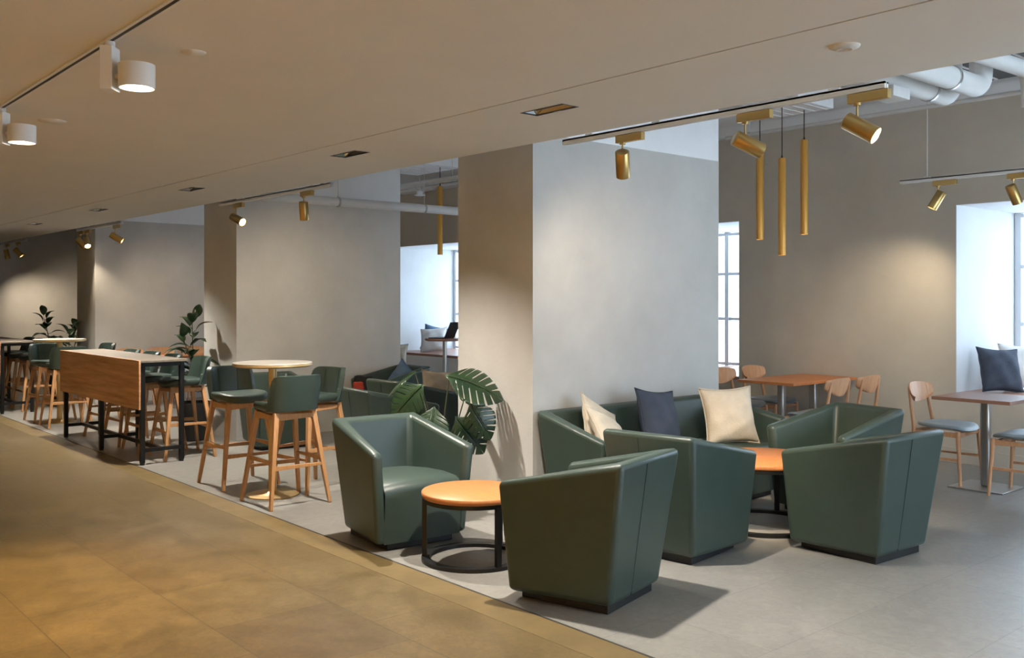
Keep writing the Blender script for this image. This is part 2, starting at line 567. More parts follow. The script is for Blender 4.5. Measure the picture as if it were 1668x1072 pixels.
def tub(name, label, cat, group, ex=0.0, seats=1):
    """tub seat facing -y; ex widens it into a sofa"""
    root = thing(name, label, cat, group=group)
    th = 0.075
    ob = [(-BF - ex, -DBF), (-BB - ex, DBB), (BB + ex, DBB), (BF + ex, -DBF)]
    ot = [(-TF - ex, -DTF), (-TB - ex, DTB), (TB + ex, DTB), (TF + ex, -DTF)]
    ztop = [HA, HT, HT, HA]
    it = [(-TF - ex + th, -DTF + .01), (-TB - ex + th + .01, DTB - th - .01), (TB + ex - th - .01, DTB - th - .01), (TF + ex - th, -DTF + .01)]
    ib = [(-BF - ex + th, -DBF), (-BB - ex + th + .03, DBB - th - .05), (BB + ex - th - .03, DBB - th - .05), (BF + ex - th, -DBF)]
    m = MB()
    V = m.bm.verts.new
    OB = [V((x, y, .045)) for x, y in ob]
    OT = [V((x, y, z)) for (x, y), z in zip(ot, ztop)]
    IT = [V((x, y, z - .004)) for (x, y), z in zip(it, ztop)]
    IB = [V((x, y, .045)) for x, y in ib]
    for i in range(3):
        m.face([OB[i], OB[i + 1], OT[i + 1], OT[i]])
        m.face([OT[i], OT[i + 1], IT[i + 1], IT[i]])
        m.face([IT[i], IT[i + 1], IB[i + 1], IB[i]])
        m.face([IB[i], IB[i + 1], OB[i + 1], OB[i]])
    m.face([OB[0], OT[0], IT[0], IB[0]])
    m.face([OB[3], IB[3], IT[3], OT[3]])
    m.build('shell', 'leather', root, bevel=0.030, seg=4, angle=60)
    # seat, one per place
    full = 2 * (BF + ex - th) + .05
    wseat = full / seats
    for k in range(seats):
        cx = -full / 2 + wseat * (k + .5)
        m = MB()
        prof = [(-.290, .045), (-.298, .20), (-.306, .31), (-.304, .355), (-.288, .390), (-.25, .410), (-.12, .422), (.05, .418), (.24, .400)]

        def fn(u, v):
            y, z = prof[round(v * (len(prof) - 1))]
            w = wseat / 2
            taper = 1.0 if seats > 1 else 1 - .13 * max(0, (y + .29) / .53)
            if seats > 1:
                taper = 1.0
            x = cx + (u * 2 - 1) * w * taper
            d = 1 - abs(u * 2 - 1) ** 3.0
            if z > .3:
                z += .018 * d
                y -= 0.0
            if y < -.27:
                y -= .012 * d
            return (x, y, z)
        m.grid(fn, 16, len(prof) - 1)
        m.build('seat', 'leather', root, solid=0.0, angle=80)
    m = MB().box(-BB - ex + .03, BB + ex - .03, -DBF + .03, DBB - .03, 0, .05)
    m.build('plinth', 'black', root, bevel=.004)
    # stitched seam running down the back, a little off centre
    sx = .055
    m = MB()
    yb, yt = DBB + .0015, DTB + .0015
    ang = math.atan2(yt - yb, HT - .045)
    for dx in (sx,):
        m.hexa([(dx - .0022, yb - .006, .06), (dx + .0022, yb - .006, .06), (dx + .0022, yb + .0015, .06), (dx - .0022, yb + .0015, .06),
                (dx - .0022, yt - .012, HT - .03), (dx + .0022, yt - .012, HT - .03), (dx + .0022, yt - .0025, HT - .03), (dx - .0022, yt - .0025, HT - .03)])
    m.build('back_seam', 'seam', root, smooth=False)
    return root


arm = tub('armchair', '', 'armchair', 'green leather tub armchairs of the lounge')
au = [False]
GA = 'green leather tub armchairs of the lounge'
for x, y, rz, lb in [
    (-5.161, 3.514, 1.477, 'green leather tub armchair facing the viewer, left of the small round orange table'),
    (-3.505, 3.578, -1.331, 'green leather tub armchair nearest the viewer, right of the small orange table'),
    (-3.753, 4.633, -3.006, 'green tub armchair between the nearest armchair and the sofa, back to the viewer'),
    (-3.017, 5.489, -1.637, 'green leather tub armchair at far right with its seamed back to the viewer'),
    (-3.685, 6.335, -0.196, 'green leather tub armchair behind the rightmost one, turned left towards the sofa'),
    (-7.249, 4.807, -3.232, 'dark green tub armchair seen from behind just beyond the bright front armchair'),
    (-7.86, 5.52, -3.10, 'dark teal tub armchair tucked behind another one, left of the monstera'),
    (-9.47, 6.30, 0.0, 'distant teal tub armchair holding bags beside the end of the middle pier'),
    (-9.28, 4.72, 1.45, 'green tub armchair half hidden behind the bar stools at the round high table'),
]:
    place(arm, au, (x, y, 0), rz, lb, GA)

sofa = tub('sofa', 'long green leather sofa against the grey pier with cushions on it', 'sofa', None, ex=0.70, seats=2)
sofa.location = (-4.60, 5.57, 0)
sofa.rotation_euler = (0, 0, PI / 2)


# ------------------------------------------------------------------ cushions
def cushion(name, label, material, loc, size=.45, thick=.15, mtx=None, group=None, seed=0):
    rnd = random.Random(seed)
    m = MB()
    n = 20
    ph = [rnd.uniform(0, 6.28) for _ in range(6)]

    def pt(u, v, sgn):
        a, b_ = 2 * u - 1, 2 * v - 1
        pin = 1 - .11 * (1 - a * a) * abs(b_) ** 3
        pin2 = 1 - .11 * (1 - b_ * b_) * abs(a) ** 3
        x, z = a * size / 2 * pin2, b_ * size / 2 * pin
        e = max(0, (1 - abs(a) ** 2.2)) * max(0, (1 - abs(b_) ** 2.2))
        wr = .006 * math.sin(7 * a + 4 * b_ + ph[0]) + .005 * math.sin(11 * b_ - 5 * a + ph[1])
        y = sgn * (thick / 2 * e ** .55 + wr * e ** .5)
        # gravity: the bottom is fuller, the top corner slumps
        z -= .012 * (1 - b_) * e
        return (x, y, z + size / 2)
    fr = m.grid(lambda u, v: pt(u, v, -1), n, n)
    bk = m.grid(lambda u, v: pt(u, v, 1), n, n)
    o = m.build(name, material, None, weld=True, angle=180)
    tag(o, label, 'cushion', group)
    # piping around the seam
    m = MB()
    loop = [pt(i / n, 0, 1) for i in range(n)] + [pt(1, i / n, 1) for i in range(n)] + [pt(1 - i / n, 1, 1) for i in range(n)] + [pt(0, 1 - i / n, 1) for i in range(n + 1)]
    m.tube(loop, .005, n=6)
    m.build('piping', material, o)
    o.matrix_world = Matrix.Translation(loc) @ (mtx or Matrix())
    return o


def rot(rz=0, rx=0, ry=0):
    """turn about z, then lean back (rx) and tip sideways (ry)"""
    return Matrix.Rotation(rz, 4, 'Z') @ Matrix.Rotation(rx, 4, 'X') @ Matrix.Rotation(ry, 4, 'Y')


GC = 'cushions on the green sofa'
# sofa faces +x; a cushion's front (-y) is turned to +x by rz = 90
cushion('cushion', 'beige linen cushion leaning in the left corner of the sofa, nearest its arm', 'beige', (-4.42, 4.87, .40), .45, .14, rot(R(118), R(-34), R(24)), GC, 1)
cushion('cushion', 'beige linen cushion peeking up behind another at the sofa left end', 'beige', (-4.64, 4.90, .43), .45, .12, rot(R(108), R(-24), R(30)), GC, 2)
cushion('cushion', 'navy blue linen cushion in the middle of the sofa', 'navy', (-4.61, 5.52, .42), .47, .15, rot(R(95), R(-17), R(7)), GC, 3)
cushion('cushion', 'large pale beige linen cushion at the right end of the sofa', 'beige', (-4.44, 6.15, .42), .46, .18, rot(R(65), R(-17), R(-1)), GC, 4)
cushion('cushion', 'navy cushion leaning on the white window reveal at far right', 'navy', (-3.72, 9.42, ZS), .44, .20, rot(R(60), R(-18), R(4)), None, 5)
cushion('cushion', 'white cushion on the window seat beside the navy one at far right', 'cream', (-3.70, 9.88, ZS), .46, .20, rot(R(60), R(-16), R(3)), None, 6)
cushion('cushion', 'blue cushion standing behind the white one in the window behind the laptop table', 'blue', (-13.20, 9.66, ZS), .46, .14, rot(R(55), R(-20), R(12)), None, 7)
cushion('cushion', 'white cushion slumped on the window seat behind the laptop table', 'cream', (-12.9, 9.45, ZS), .47, .17, rot(R(40), R(-30), R(-6)), None, 8)
cushion('cushion', 'beige cushion standing on the armchair behind the monstera stems', 'beige', (-7.66, 5.70, .425), .42, .13, rot(R(60), R(-10), R(4)), None, 9)
cushion('cushion', 'beige cushion on the distant chair left of the window seat', 'beige', (-12.86, 8.66, .49), .36, .13, rot(R(40), R(-14), R(2)), None, 10)
cushion('cushion', 'blue cushion standing in the distant armchair with bags in it', 'blue', (-9.62, 6.42, .42), .40, .12, rot(R(10), R(-20), R(30)), None, 11)


# ------------------------------------------------------------------ round coffee tables
def coffee(label, loc, r, h, rz=0.3):
    root = thing('coffee_table', label, 'table', loc, rz, 'round orange coffee tables')
    MB().lathe([(0, h - .032), (r - .004, h - .032), (r, h - .028), (r, h - .004), (r - .004, h), (0, h)], 72).build('tabletop', 'orange', root, angle=50)
    MB().lathe([(r - .045, h - .057), (r - .006, h - .057), (r - .006, h - .033), (r - .045, h - .033)], 72, closed=True).build('top_ring', 'blackmetal', root)
    MB().lathe([(r - .05, 0), (r, 0), (r, .022), (r - .05, .022)], 72, closed=True).build('base_ring', 'blackmetal', root)
    for k in range(3):
        a = 2 * PI / 3 * k
        c, s = math.cos(a), math.sin(a)
        m = MB().box(-.014, .014, -.016, .016, .02, h - .05)
        m.xf(Matrix.Translation((c * (r - .018), s * (r - .018), 0)) @ Matrix.Rotation(a, 4, 'Z'))
        m.build('leg', 'blackmetal', root, smooth=False)
    return root


coffee('small round orange topped coffee table with black ring base between two armchairs', (-4.43, 3.547, 0), .315, .412, R(49 - 60))
coffee('larger round orange coffee table brightly lit between the armchairs in front of the sofa', (-3.80, 5.60, 0), .40, .47, R(49 + 60))


# ------------------------------------------------------------------ bar stools (front is -y)
def make_stool():
    root = thing('bar_stool', '', 'stool')
    # seat pad
    m = MB()
    n = 28

    def sq(a, rx, ry, p=3.2):
        c, s = math.cos(a), math.sin(a)
        return (math.copysign(abs(c) ** (2 / p), c) * rx, math.copysign(abs(s) ** (2 / p), s) * ry)
    prof = [(0, .705), (.6, .703), (.88, .708), (.97, .722), (1.0, .742), (.985, .762), (.93, .772), (.7, .770), (.35, .764), (0, .762)]
    rings = []
    for k, z in prof:
        if k == 0:
            rings.append([m.bm.verts.new((0, -.01, z))])
        else:
            ring = []
            for i in range(n):
                x, y = sq(2 * PI * i / n, .215 * k, .205 * k)
                dz = -.018 * max(0, (-y - .09) / .12) + .010 * (abs(x) / .215) ** 2
                ring.append(m.bm.verts.new((x, y - .01, z + dz)))
            rings.append(ring)
    for a, b_ in zip(rings, rings[1:]):
        for i in range(n):
            j = (i + 1) % n
            if len(a) == 1:
                m.face([a[0], b_[j], b_[i]])
            elif len(b_) == 1:
                m.face([a[i], a[j], b_[0]])
            else:
                m.face([a[i], a[j], b_[j], b_[i]])
    m.build('seat', 'leather', root, angle=70)
    # wrap-around backrest
    m = MB()
    nu, nv = 28, 8

    def shell(u, v, off):
        a = (u * 2 - 1)
        px, py = sq(PI / 2 - a * PI * .385, .205 + off, .205 + off, 2.7)
        top = .985 - .060 * max(0, (abs(a) - .50) / .50) ** 2.4 - .085 * max(0, (abs(a) - .78) / .22) ** 2.2
        bot = .715
        z = bot + (top - bot) * v
        lean = .045 * v
        return Vector((px * (1 + .04 * v), py + lean - .0, z))
    th = .017
    fo = m.grid(lambda u, v: shell(u, v, th), nu, nv)
    fi = m.grid(lambda u, v: shell(u, v, -th), nu, nv)
    for i in range(nu):
        m.face([fo[i][nv], fo[i + 1][nv], fi[i + 1][nv], fi[i][nv]])
        m.face([fo[i][0], fo[i + 1][0], fi[i + 1][0], fi[i][0]])
    for j in range(nv):
        m.face([fo[0][j], fo[0][j + 1], fi[0][j + 1], fi[0][j]])
        m.face([fo[nu][j], fo[nu][j + 1], fi[nu][j + 1], fi[nu][j]])
    bk = m.build('backrest', 'leather', root, bevel=.012, seg=3, angle=60)
    for u in (.36, .64):
        m = MB()
        m.tube([shell(u, .08 + .84 * k / 6, -th - .0015) for k in range(7)], .0032, n=6)
        m.build('seam', 'seam', bk)
    # legs
    tops = [(-.155, -.15), (.155, -.15), (.155, .15), (-.155, .15)]
    feet = [(-.245, -.245), (.245, -.245), (.245, .245), (-.245, .245)]

    def at(i, z):
        k = z / .70
        return (feet[i][0] + (tops[i][0] - feet[i][0]) * k, feet[i][1] + (tops[i][1] - feet[i][1]) * k, z)
    for i in range(4):
        MB().bar(at(i, 0), at(i, .705), .026, .040).build('leg', 'oak', root, bevel=.004)
    m = MB()
    for i in range(4):
        j = (i + 1) % 4
        m.bar(at(i, .672), at(j, .672), .028, d0=.055)
    m.build('seat_frame', 'oak', root, bevel=.002)
    for i, z in ((0, .27), (1, .34), (2, .30), (3, .34)):
        j = (i + 1) % 4
        MB().bar(at(i, z), at(j, z), .020, d0=.034).build('footrest', 'oak', root, bevel=.002)
    return root


stool = make_stool()
su = [False]


def face_dir(dx, dy):
    """rotation that turns local -y to (dx, dy)"""
    return math.atan2(dy, dx) + PI / 2


GS1, GS2, GS3 = 'bar stools at the near round high table', 'bar stools along the far side of the wooden panelled high table', 'bar stools at the distant round high table'
TX, TY = -6.936, 3.50
for dx, dy, fx, fy, lb in [
    (-.62, .0, 1, 0, 'green bar stool left of the near round high table, seat toward the viewer'),
    (.30, -.045, -1, .0, 'green bar stool before the near round high table, back to the viewer'),
    (-.07, .385, .18, -1, 'green bar stool behind the near round high table, to its right'),
]:
    place(stool, su, (TX + dx, TY + dy, 0), face_dir(fx, fy), lb, GS1)
for k, t_ in enumerate((9.25, 9.86, 10.47, 11.08)):
    place(stool, su, (-t_, 3.69 if k == 0 else 3.64, 0), face_dir(.04 * (k - 1.5), -1),
          ['green bar stool at the near end of the panelled high table', 'green bar stool second from the near end of the panelled high table',
           'green bar stool third from the near end of the panelled high table', 'green bar stool at the far end of the panelled high table'][k], GS2)
for x, y, fx, fy, lb in [
    (-13.12, 3.50, 1, 0, 'distant green bar stool left of the second round high table'),
    (-12.44, 3.50, -1, .05, 'distant green bar stool with its back to the viewer beside the panelled table'),
    (-12.95, 3.98, .1, -1, 'distant green bar stool behind the second round high table'),
]:
    place(stool, su, (x, y, 0), face_dir(fx, fy), lb, GS3)
for k, t_ in enumerate((14.62, 15.22, 15.82)):
    place(stool, su, (-t_, 3.72, 0), face_dir(0, -1),
          ['farthest-left green bar stool at the near end of the distant dark framed table', 'green bar stool second along the distant dark framed table',
           'green bar stool third along the distant dark framed table'][k], 'bar stools at the distant high table')


# ------------------------------------------------------------------ round high tables
def high_table(label, x, y, r=.31, h=1.055, post='gold', top='marble', pr_=.033, br_=.205, edge='gold'):
    root = thing('round_high_table', label, 'table', (x, y, 0), 0, None)
    tt = MB().lathe([(0, h - .006), (r - .003, h - .006), (r, h - .004), (r - .002, h), (0, h)], 72).build('tabletop', top, root, angle=50)
    MB().lathe([(0, h - .032), (r - .02, h - .032), (r - .001, h - .022), (r - .001, h - .006), (0, h - .006)], 72).build('edge_band', edge, root, angle=50)
    MB().lathe([(pr_, .02), (pr_, h - .03)], 32).build('post', post, root, angle=50)
    MB().lathe([(0, 0), (br_, 0), (br_, .008), (br_ - .02, .014), (.06, .020), (pr_ + .012, .035), (0, .035)], 64).build('base', post, root, angle=50)
    return root


high_table('round pale topped high table on gold post with three stools around it', TX, TY)
high_table('distant round white topped high table between the two long high tables', -12.88, 3.55)
high_table('round wood topped high table on a steel post carrying the open laptop', -9.85, 7.40, r=.26, post='steel', top='benchwood', edge='benchwood', pr_=.028)


# ------------------------------------------------------------------ long high tables with a wooden front panel
def long_table(label, xa, xb, ya=3.17, yb=3.62, h=.985, panel=True):
    root = thing('long_high_table', label, 'table', (xa, ya, 0), 0, 'long wood and black steel high tables')
    L, Wd = xb - xa, yb - ya
    MB().box(0, L, 0, Wd, h - .022, h).build('tabletop', 'topwood', root, bevel=.002)
    if panel:
        MB().box(0, L, -.018, 0, .525, h).build('front_panel', 'panelwood', root, bevel=.002)
    f = MB()
    f.box(.02, L - .02, .015, .045, h - .062, h - .022)
    f.box(.02, L - .02, Wd - .06, Wd - .03, h - .062, h - .022)
    for x_ in (.03, L / 2, L - .07):
        f.box(x_, x_ + .04, .045, Wd - .06, h - .062, h - .022)
    f.build('top_frame', 'blackmetal', root, smooth=False)
    for x_ in (.03, L / 2, L - .07):
        for y_ in (.012, Wd - .065):
            m = MB().box(x_, x_ + .04, y_, y_ + .04, .02, h - .062)
            lg = m.build('leg', 'blackmetal', root, smooth=False)
            MB().lathe([(.022, 0), (.022, .02)], 16, c=(x_ + .02, y_ + .02, 0)).build('foot', 'black', lg)
        MB().box(x_ + .005, x_ + .035, .05, Wd - .065, .12, .155).build('cross_bar', 'blackmetal', root, smooth=False)
    MB().box(.06, L - .06, Wd / 2 - .03, Wd / 2, .12, .155).build('long_bar', 'blackmetal', root, smooth=False)
    return root


long_table('long narrow high table with an orange brown wood front panel facing the corridor', -11.42, -8.93)
long_table('distant long high table at the left edge of the photo', -16.9, -14.22)


# ------------------------------------------------------------------ dining chairs (front is -y)
def make_dining():
    root = thing('dining_chair', '', 'chair')
    m = MB()
    n = 32
    prof = [(0, .455), (.8, .455), (.96, .463), (1, .474), (.97, .486), (.85, .494), (.5, .490), (0, .486)]
    rings = []
    for k, z in prof:
        if k == 0:
            rings.append([m.bm.verts.new((0, 0, z))])
            continue
        rg = []
        for i in range(n):
            a = 2 * PI * i / n
            p = 2.6
            x = math.copysign(abs(math.cos(a)) ** (2 / p), math.cos(a)) * .235 * k
            y = math.copysign(abs(math.sin(a)) ** (2 / p), math.sin(a)) * .225 * k
            x *= 1 - .12 * (y / .225)
            rg.append(m.bm.verts.new((x, y, z + .014 * (x / .235) ** 2 - .02 * max(0, (-y - .1) / .125) ** 2 + .012 * max(0, y / .225))))
        rings.append(rg)
    for a, b_ in zip(rings, rings[1:]):
        for i in range(n):
            j = (i + 1) % n
            if len(a) == 1:
                m.face([a[0], b_[j], b_[i]])
            elif len(b_) == 1:
                m.face([a[i], a[j], b_[0]])
            else:
                m.face([a[i], a[j], b_[j], b_[i]])
    m.build('seat', 'greyseat', root, angle=70)
    # curved plywood backrest
    m = MB()
    nu, nv = 18, 8

    def bk(u, v, off):
        a = u * 2 - 1
        w = .215 * (1 - .07 * (1 - v)) * math.sqrt(max(0.0, 1 - (abs(2 * v - 1) ** 3.6) * (.42 if v < .5 else .16)))
        x = a * w
        top = .835 - .022 * abs(a) ** 2.4
        bot = .665 + .050 * abs(a) ** 2.6
        z = bot + (top - bot) * v
        y = .265 + .03 * v - .055 * (a * a) + off
        return (x, y, z)
    fo = m.grid(lambda u, v: bk(u, v, .006), nu, nv)
    fi = m.grid(lambda u, v: bk(u, v, -.006), nu, nv)
    for i in range(nu):
        m.face([fo[i][nv], fo[i + 1][nv], fi[i + 1][nv], fi[i][nv]])
        m.face([fo[i][0], fo[i + 1][0], fi[i + 1][0], fi[i][0]])
    for j in range(nv):
        m.face([fo[0][j], fo[0][j + 1], fi[0][j + 1], fi[0][j]])
        m.face([fo[nu][j], fo[nu][j + 1], fi[nu][j + 1], fi[nu][j]])
    m.build('backrest', 'beech', root, angle=60)
    for s in (-1, 1):
        MB().tube([(s * .205, .235, 0), (s * .19, .205, .30), (s * .178, .205, .46), (s * .155, .262, .80)], [.013, .018, .018, .012], n=10).build('rear_leg', 'beech', root)
        MB().tube([(s * .215, -.205, 0), (s * .195, -.175, .455)], [.012, .019], n=10).build('front_leg', 'beech', root)
        MB().bar((s * .195, -.17, .425), (s * .183, .20, .425), .02, d0=.045).build('side_rail', 'beech', root, bevel=.003)
    MB().bar((-.19, -.172, .425), (.19, -.172, .425), .02, d0=.045).build('front_rail', 'beech', root, bevel=.003)
    MB().bar((-.18, .20, .425), (.18, .20, .425), .02, d0=.045).build('rear_rail', 'beech', root, bevel=.003)
    for s in (-1, 1):
        MB().bar((s * .205, -.19, .22), (s * .195, .21, .22), .014, d0=.024).build('stretcher', 'beech', root)
    return root


dc = make_dining()
du = [False]
GD = 'pale wooden dining chairs with grey leather seats'
for x, y, fx, fy, lb in [
    (-3.67, 8.13, 1, 0, 'pale dining chair with grey seat left of the reddish window seat table'),
    (-2.98, 7.99, -1, 0, 'dining chair cut off by the right edge of the photo'),
    (-5.88, 8.26, 1, -.05, 'wooden dining chair with orange back beside the slim window, nearer of the left pair'),
    (-5.86, 8.80, 1, .0, 'wooden dining chair left of the orange table, closer to the back wall'),
    (-4.86, 8.01, -1, .0, 'pale dining chair right of the orange table, left one of the pair'),
    (-4.84, 8.53, -1, 0, 'orange wood dining chair right of the orange table, against the back wall'),
    (-14.20, 4.95, 1, 0, 'first orange chair back peeping over the panelled high table, leftmost of three'),
    (-14.20, 5.42, 1, 0, 'middle orange chair back peeping over the panelled high table'),
    (-14.20, 5.89, 1, 0, 'rightmost of three orange chair backs peeping over the panelled high table'),
    (-12.95, 8.60, 1, -.3, 'distant dining chair with a beige cushion below the bright window opening'),
]:
    place(dc, du, (x, y, 0), face_dir(fx, fy), lb, GD)


def dining_table(label, x, y, wx, wy, top='orange', bw=.40):
    h = .755
    root = thing('dining_table', label, 'table', (x, y, 0), 0, 'square dining tables on steel posts')
    MB().box(-wx / 2, wx / 2, -wy / 2, wy / 2, h - .028, h).build('tabletop', top, root, bevel=.003)
    m = MB()
    m.bar((0, 0, .01), (0, 0, h - .028), .075, d0=.05)
    m.build('post', 'steel', root, bevel=.018, seg=3)
    MB().box(-bw / 2, bw / 2, -bw / 2, bw / 2, 0, .012).build('base_plate', 'steel', root, bevel=.003)
    MB().box(-.12, .12, -.12, .12, h - .034, h - .028).build('mounting_plate', 'blackmetal', root)
    return root


dining_table('reddish topped square table on a steel post at the window seat on the right', -3.33, 8.08, .62, .62, 'benchwood', .44)
dining_table('orange topped table nearer the viewer of the joined pair by the back wall', -5.36, 8.22, .64, .58)
dining_table('orange topped table pushed against the back wall, farther of the joined pair', -5.36, 8.805, .64, .58)
dining_table('small dark edged table mostly hidden by the near pier, in front of the slim window', -6.98, 8.74, .62, .62, 'marble')
dining_table('wooden dining table hidden behind the panelled high table, by the three orange chairs', -13.55, 5.42, .60, 1.3)


# ------------------------------------------------------------------ laptop, bags
root = thing('laptop', 'open black laptop on the round wooden high table', 'laptop', (-9.87, 7.36, 1.055), R(-62))
MB().box(-.16, .16, -.11, .11, 0, .014).build('keyboard_base', 'laptop', root, bevel=.004)
m = MB().box(-.16, .16, 0, .006, 0, .22)
m.xf(Matrix.Translation((0, .11, .012)) @ Matrix.Rotation(R(-24), 4, 'X'))
m.build('screen', 'laptop', root, bevel=.002)


def soft_box(name, material, x, y, z, sx, sy, sz, rz, label, cat, parent=None, seed=1):
    rnd = random.Random(seed)
    m = MB().box(-sx / 2, sx / 2, -sy / 2, sy / 2, 0, sz)
    bmesh.ops.subdivide_edges(m.bm, edges=m.bm.edges[:], cuts=3, use_grid_fill=True)
    for v in m.bm.verts:
        k = v.co.z / sz
        v.co.x *= 1 - .25 * k
        v.co.y *= 1 - .35 * k
        v.co += Vector((rnd.uniform(-1, 1), rnd.uniform(-1, 1), rnd.uniform(-1, 1) if v.co.z > .01 else 0)) * .012
    o = m.build(name, material, parent, subsurf=1)
    o.location = (x, y, z)
    o.rotation_euler = (0, 0, rz)
    if parent is None:
        tag(o, label, cat)
    return o


bgk = soft_box('backpack', 'bag', -9.72, 6.08, .425, .26, .20, .22, .4, 'black bag with a red patch on the distant armchair', 'bag', seed=3)
rp = soft_box('pocket', 'redcloth', 0.0, -.09, .02, .17, .05, .13, 0, '', '', parent=bgk, seed=4)
rp['label'] = 'red pocket of the bag'
soft_box('jacket', 'browncloth', -9.38, 6.20, .425, .30, .24, .17, 1.0, 'folded brown jacket beside the black bag on the distant armchair', 'clothing', seed=5)


# ------------------------------------------------------------------ plants
def pot(root, r0, r1, h):
    MB().lathe([(0, 0), (r0, 0), (r0 + .01, .01), (r1, h - .02), (r1, h), (r1 - .015, h), (r1 - .02, h - .05), (0, h - .05)], 48).build('pot', 'potm', root, angle=50)
    MB().lathe([(0, h - .055), (r1 - .021, h - .055), (r1 - .05, h - .04), (0, h - .035)], 24).build('soil', 'soil', root)


def leaf_ovate(m, base, direction, up, L, W, droop=.25, nseg=9):
    d = Vector(direction).normalized()
    upv = Vector(up)
    s = d.cross(upv).normalized()
    n = s.cross(d).normalized()
    rows = []
    for i in range(nseg + 1):
        t = i / nseg
        w = W * math.sin(PI * min(1, t ** .85)) ** .8 * (1 - .25 * t) if 0 < t < 1 else .0015
        c = Vector(base) + d * (L * t) - Vector((0, 0, 1)) * (droop * L * t * t) + n * (.10 * L * math.sin(PI * t))
        rows.append([m.bm.verts.new(c - s * w * .5 + n * w * .16), m.bm.verts.new(c), m.bm.verts.new(c + s * w * .5 + n * w * .16)])
    for a, b_ in zip(rows, rows[1:]):
        for k in range(2):
            m.face([a[k], a[k + 1], b_[k + 1], b_[k]])


def rubber_plant(label, x, y, ht, seed, stems=2, group=None):
    rnd = random.Random(seed)
    root = thing('potted_plant', label, 'plant', (x, y, 0), 0, group)
    pot(root, .13, .19, .42)
    for sidx in range(stems):
        a0 = rnd.uniform(0, 6.28)
        top = ht * (1 if sidx == 0 else .86) - .06
        bx, by = (0, 0) if sidx == 0 else (.10, .10)
        lean = (.04 * math.cos(a0), .04 * math.sin(a0))
        pts = [(bx + lean[0] * k, by + lean[1] * k, .38 + (top - .38) * k / 6) for k in range(7)]
        st = MB().tube(pts, [.011 - .001 * k for k in range(7)], n=8).build('stem', 'stem', root)
        nl = 19 if sidx == 0 else 12
        for k in range(nl):
            t = .22 + .78 * k / (nl - 1)
            p = Vector(pts[0]).lerp(Vector(pts[-1]), t)
            a = a0 + k * 2.4
            el = -.05 + .95 * t ** 3 + rnd.uniform(-.15, .2)
            L = (.31 - .08 * t) * rnd.uniform(.85, 1.1)
            d = Vector((math.cos(a) * math.cos(el), math.sin(a) * math.cos(el), math.sin(el)))
            if y + p.y + d.y * (L + .05) > YP - .03:
                d.y = -abs(d.y) * .8
            m = MB()
            m.tube([p, p + d * .05], [.004, .003], n=6)
            leaf_ovate(m, p + d * .045, d, (0, 0, 1) if abs(d.z) < .85 else (1, 0, 0), L, L * .52, droop=.22)
            m.build('leaf', 'leaf', root, solid=.0012, angle=70)
    return root


rubber_plant('broad leaved plant before the second pier, behind the panelled high table', -10.24, 4.22, 1.36, 11, 2, 'rubber plants in front of the piers')
rubber_plant('distant broad leaved plant beyond the far round high table at left', -15.15, 4.17, 1.34, 5, 3, 'rubber plants in front of the piers')


def monstera_leaf(m, base, d, n, L):
    """split leaf lying in the plane of d (length) with normal n"""
    d = Vector(d).normalized()
    n = Vector(n)
    s = d.cross(n).normalized()
    n = s.cross(d).normalized()
    # outline as half widths with deep notches between the fingers
    def P(u, w, sd):
        bend = -.28 * (u * L) * u - .22 * abs(w) ** 1.6 * L
        return Vector(base) + d * (u * L) + s * (sd * w * L) + n * bend
    N, K = 96, 7
    for sd in (-1, 1):
        rows = []
        for i in range(N + 1):
            u = -.10 + 1.10 * i / N
            uu = max(0, min(1, (u + .10) / 1.10))
            w = .52 * math.sin(PI * uu ** .72) ** .75 if 0 < uu < 1 else .004
            ph = (u * 7.0) % 1.0
            cut = .30 if (ph > .80 and .05 < u < .94) else 1.0
            rows.append([m.bm.verts.new(P(u + .20 * (cut * q / K) ** 1.4 * (1 - .3 * uu), w * cut * q / K, sd)) for q in range(K + 1)])
        for a_, b_ in zip(rows, rows[1:]):
            for q in range(K):
                m.face([a_[q], a_[q + 1], b_[q + 1], b_[q]])
    # midrib strip
    pts = [P(t / 8, 0, 1) + n * .002 for t in range(9)]
    m.tube(pts, [.006 - .0006 * k for k in range(9)], n=6)


root = thing('monstera_plant', 'dark green split leaved monstera in front of the near pier', 'plant', (-5.47, 4.10, 0), 0)
pot(root, .14, .19, .36)
RGT, FWD = Vector((.656, .755, 0)), Vector((-.755, .656, 0))
UP = Vector((0, 0, 1))
# (tip offset to the right, away, height) ; leaf direction ; normal ; length
lv = [
    ((.04, .00, 1.00), RGT * .95 - UP * .18 - FWD * .1, UP * .75 - FWD * .55, .36),
    ((-.16, -.02, .93), -RGT * .70 - UP * .62 - FWD * .2, UP * .55 - FWD * .75, .27),
    ((.10, -.05, .70), RGT * .62 - UP * .70 - FWD * .15, UP * .4 - FWD * .85, .27),
    ((.02, -.10, .62), RGT * .10 - UP * .85 - FWD * .3, UP * .35 - FWD * .85, .24),
    ((-.08, -.06, .70), -RGT * .35 - UP * .55 - FWD * .4, UP * .6 - FWD * .7, .25),
    ((-.06, -.14, .78), -RGT * .1 - UP * .7 - FWD * .5, UP * .5 - FWD * .8, .25),
    ((.20, -.08, .80), RGT * .5 - UP * .75 - FWD * .2, UP * .45 - FWD * .8, .24),
    ((-.22, .12, 1.02), -RGT * .8 - UP * .35 + FWD * .3, UP * .8 - FWD * .3, .26),
    ((.14, .10, .82), RGT * .6 - UP * .4 + FWD * .5, UP * .8 - FWD * .4, .22),
]
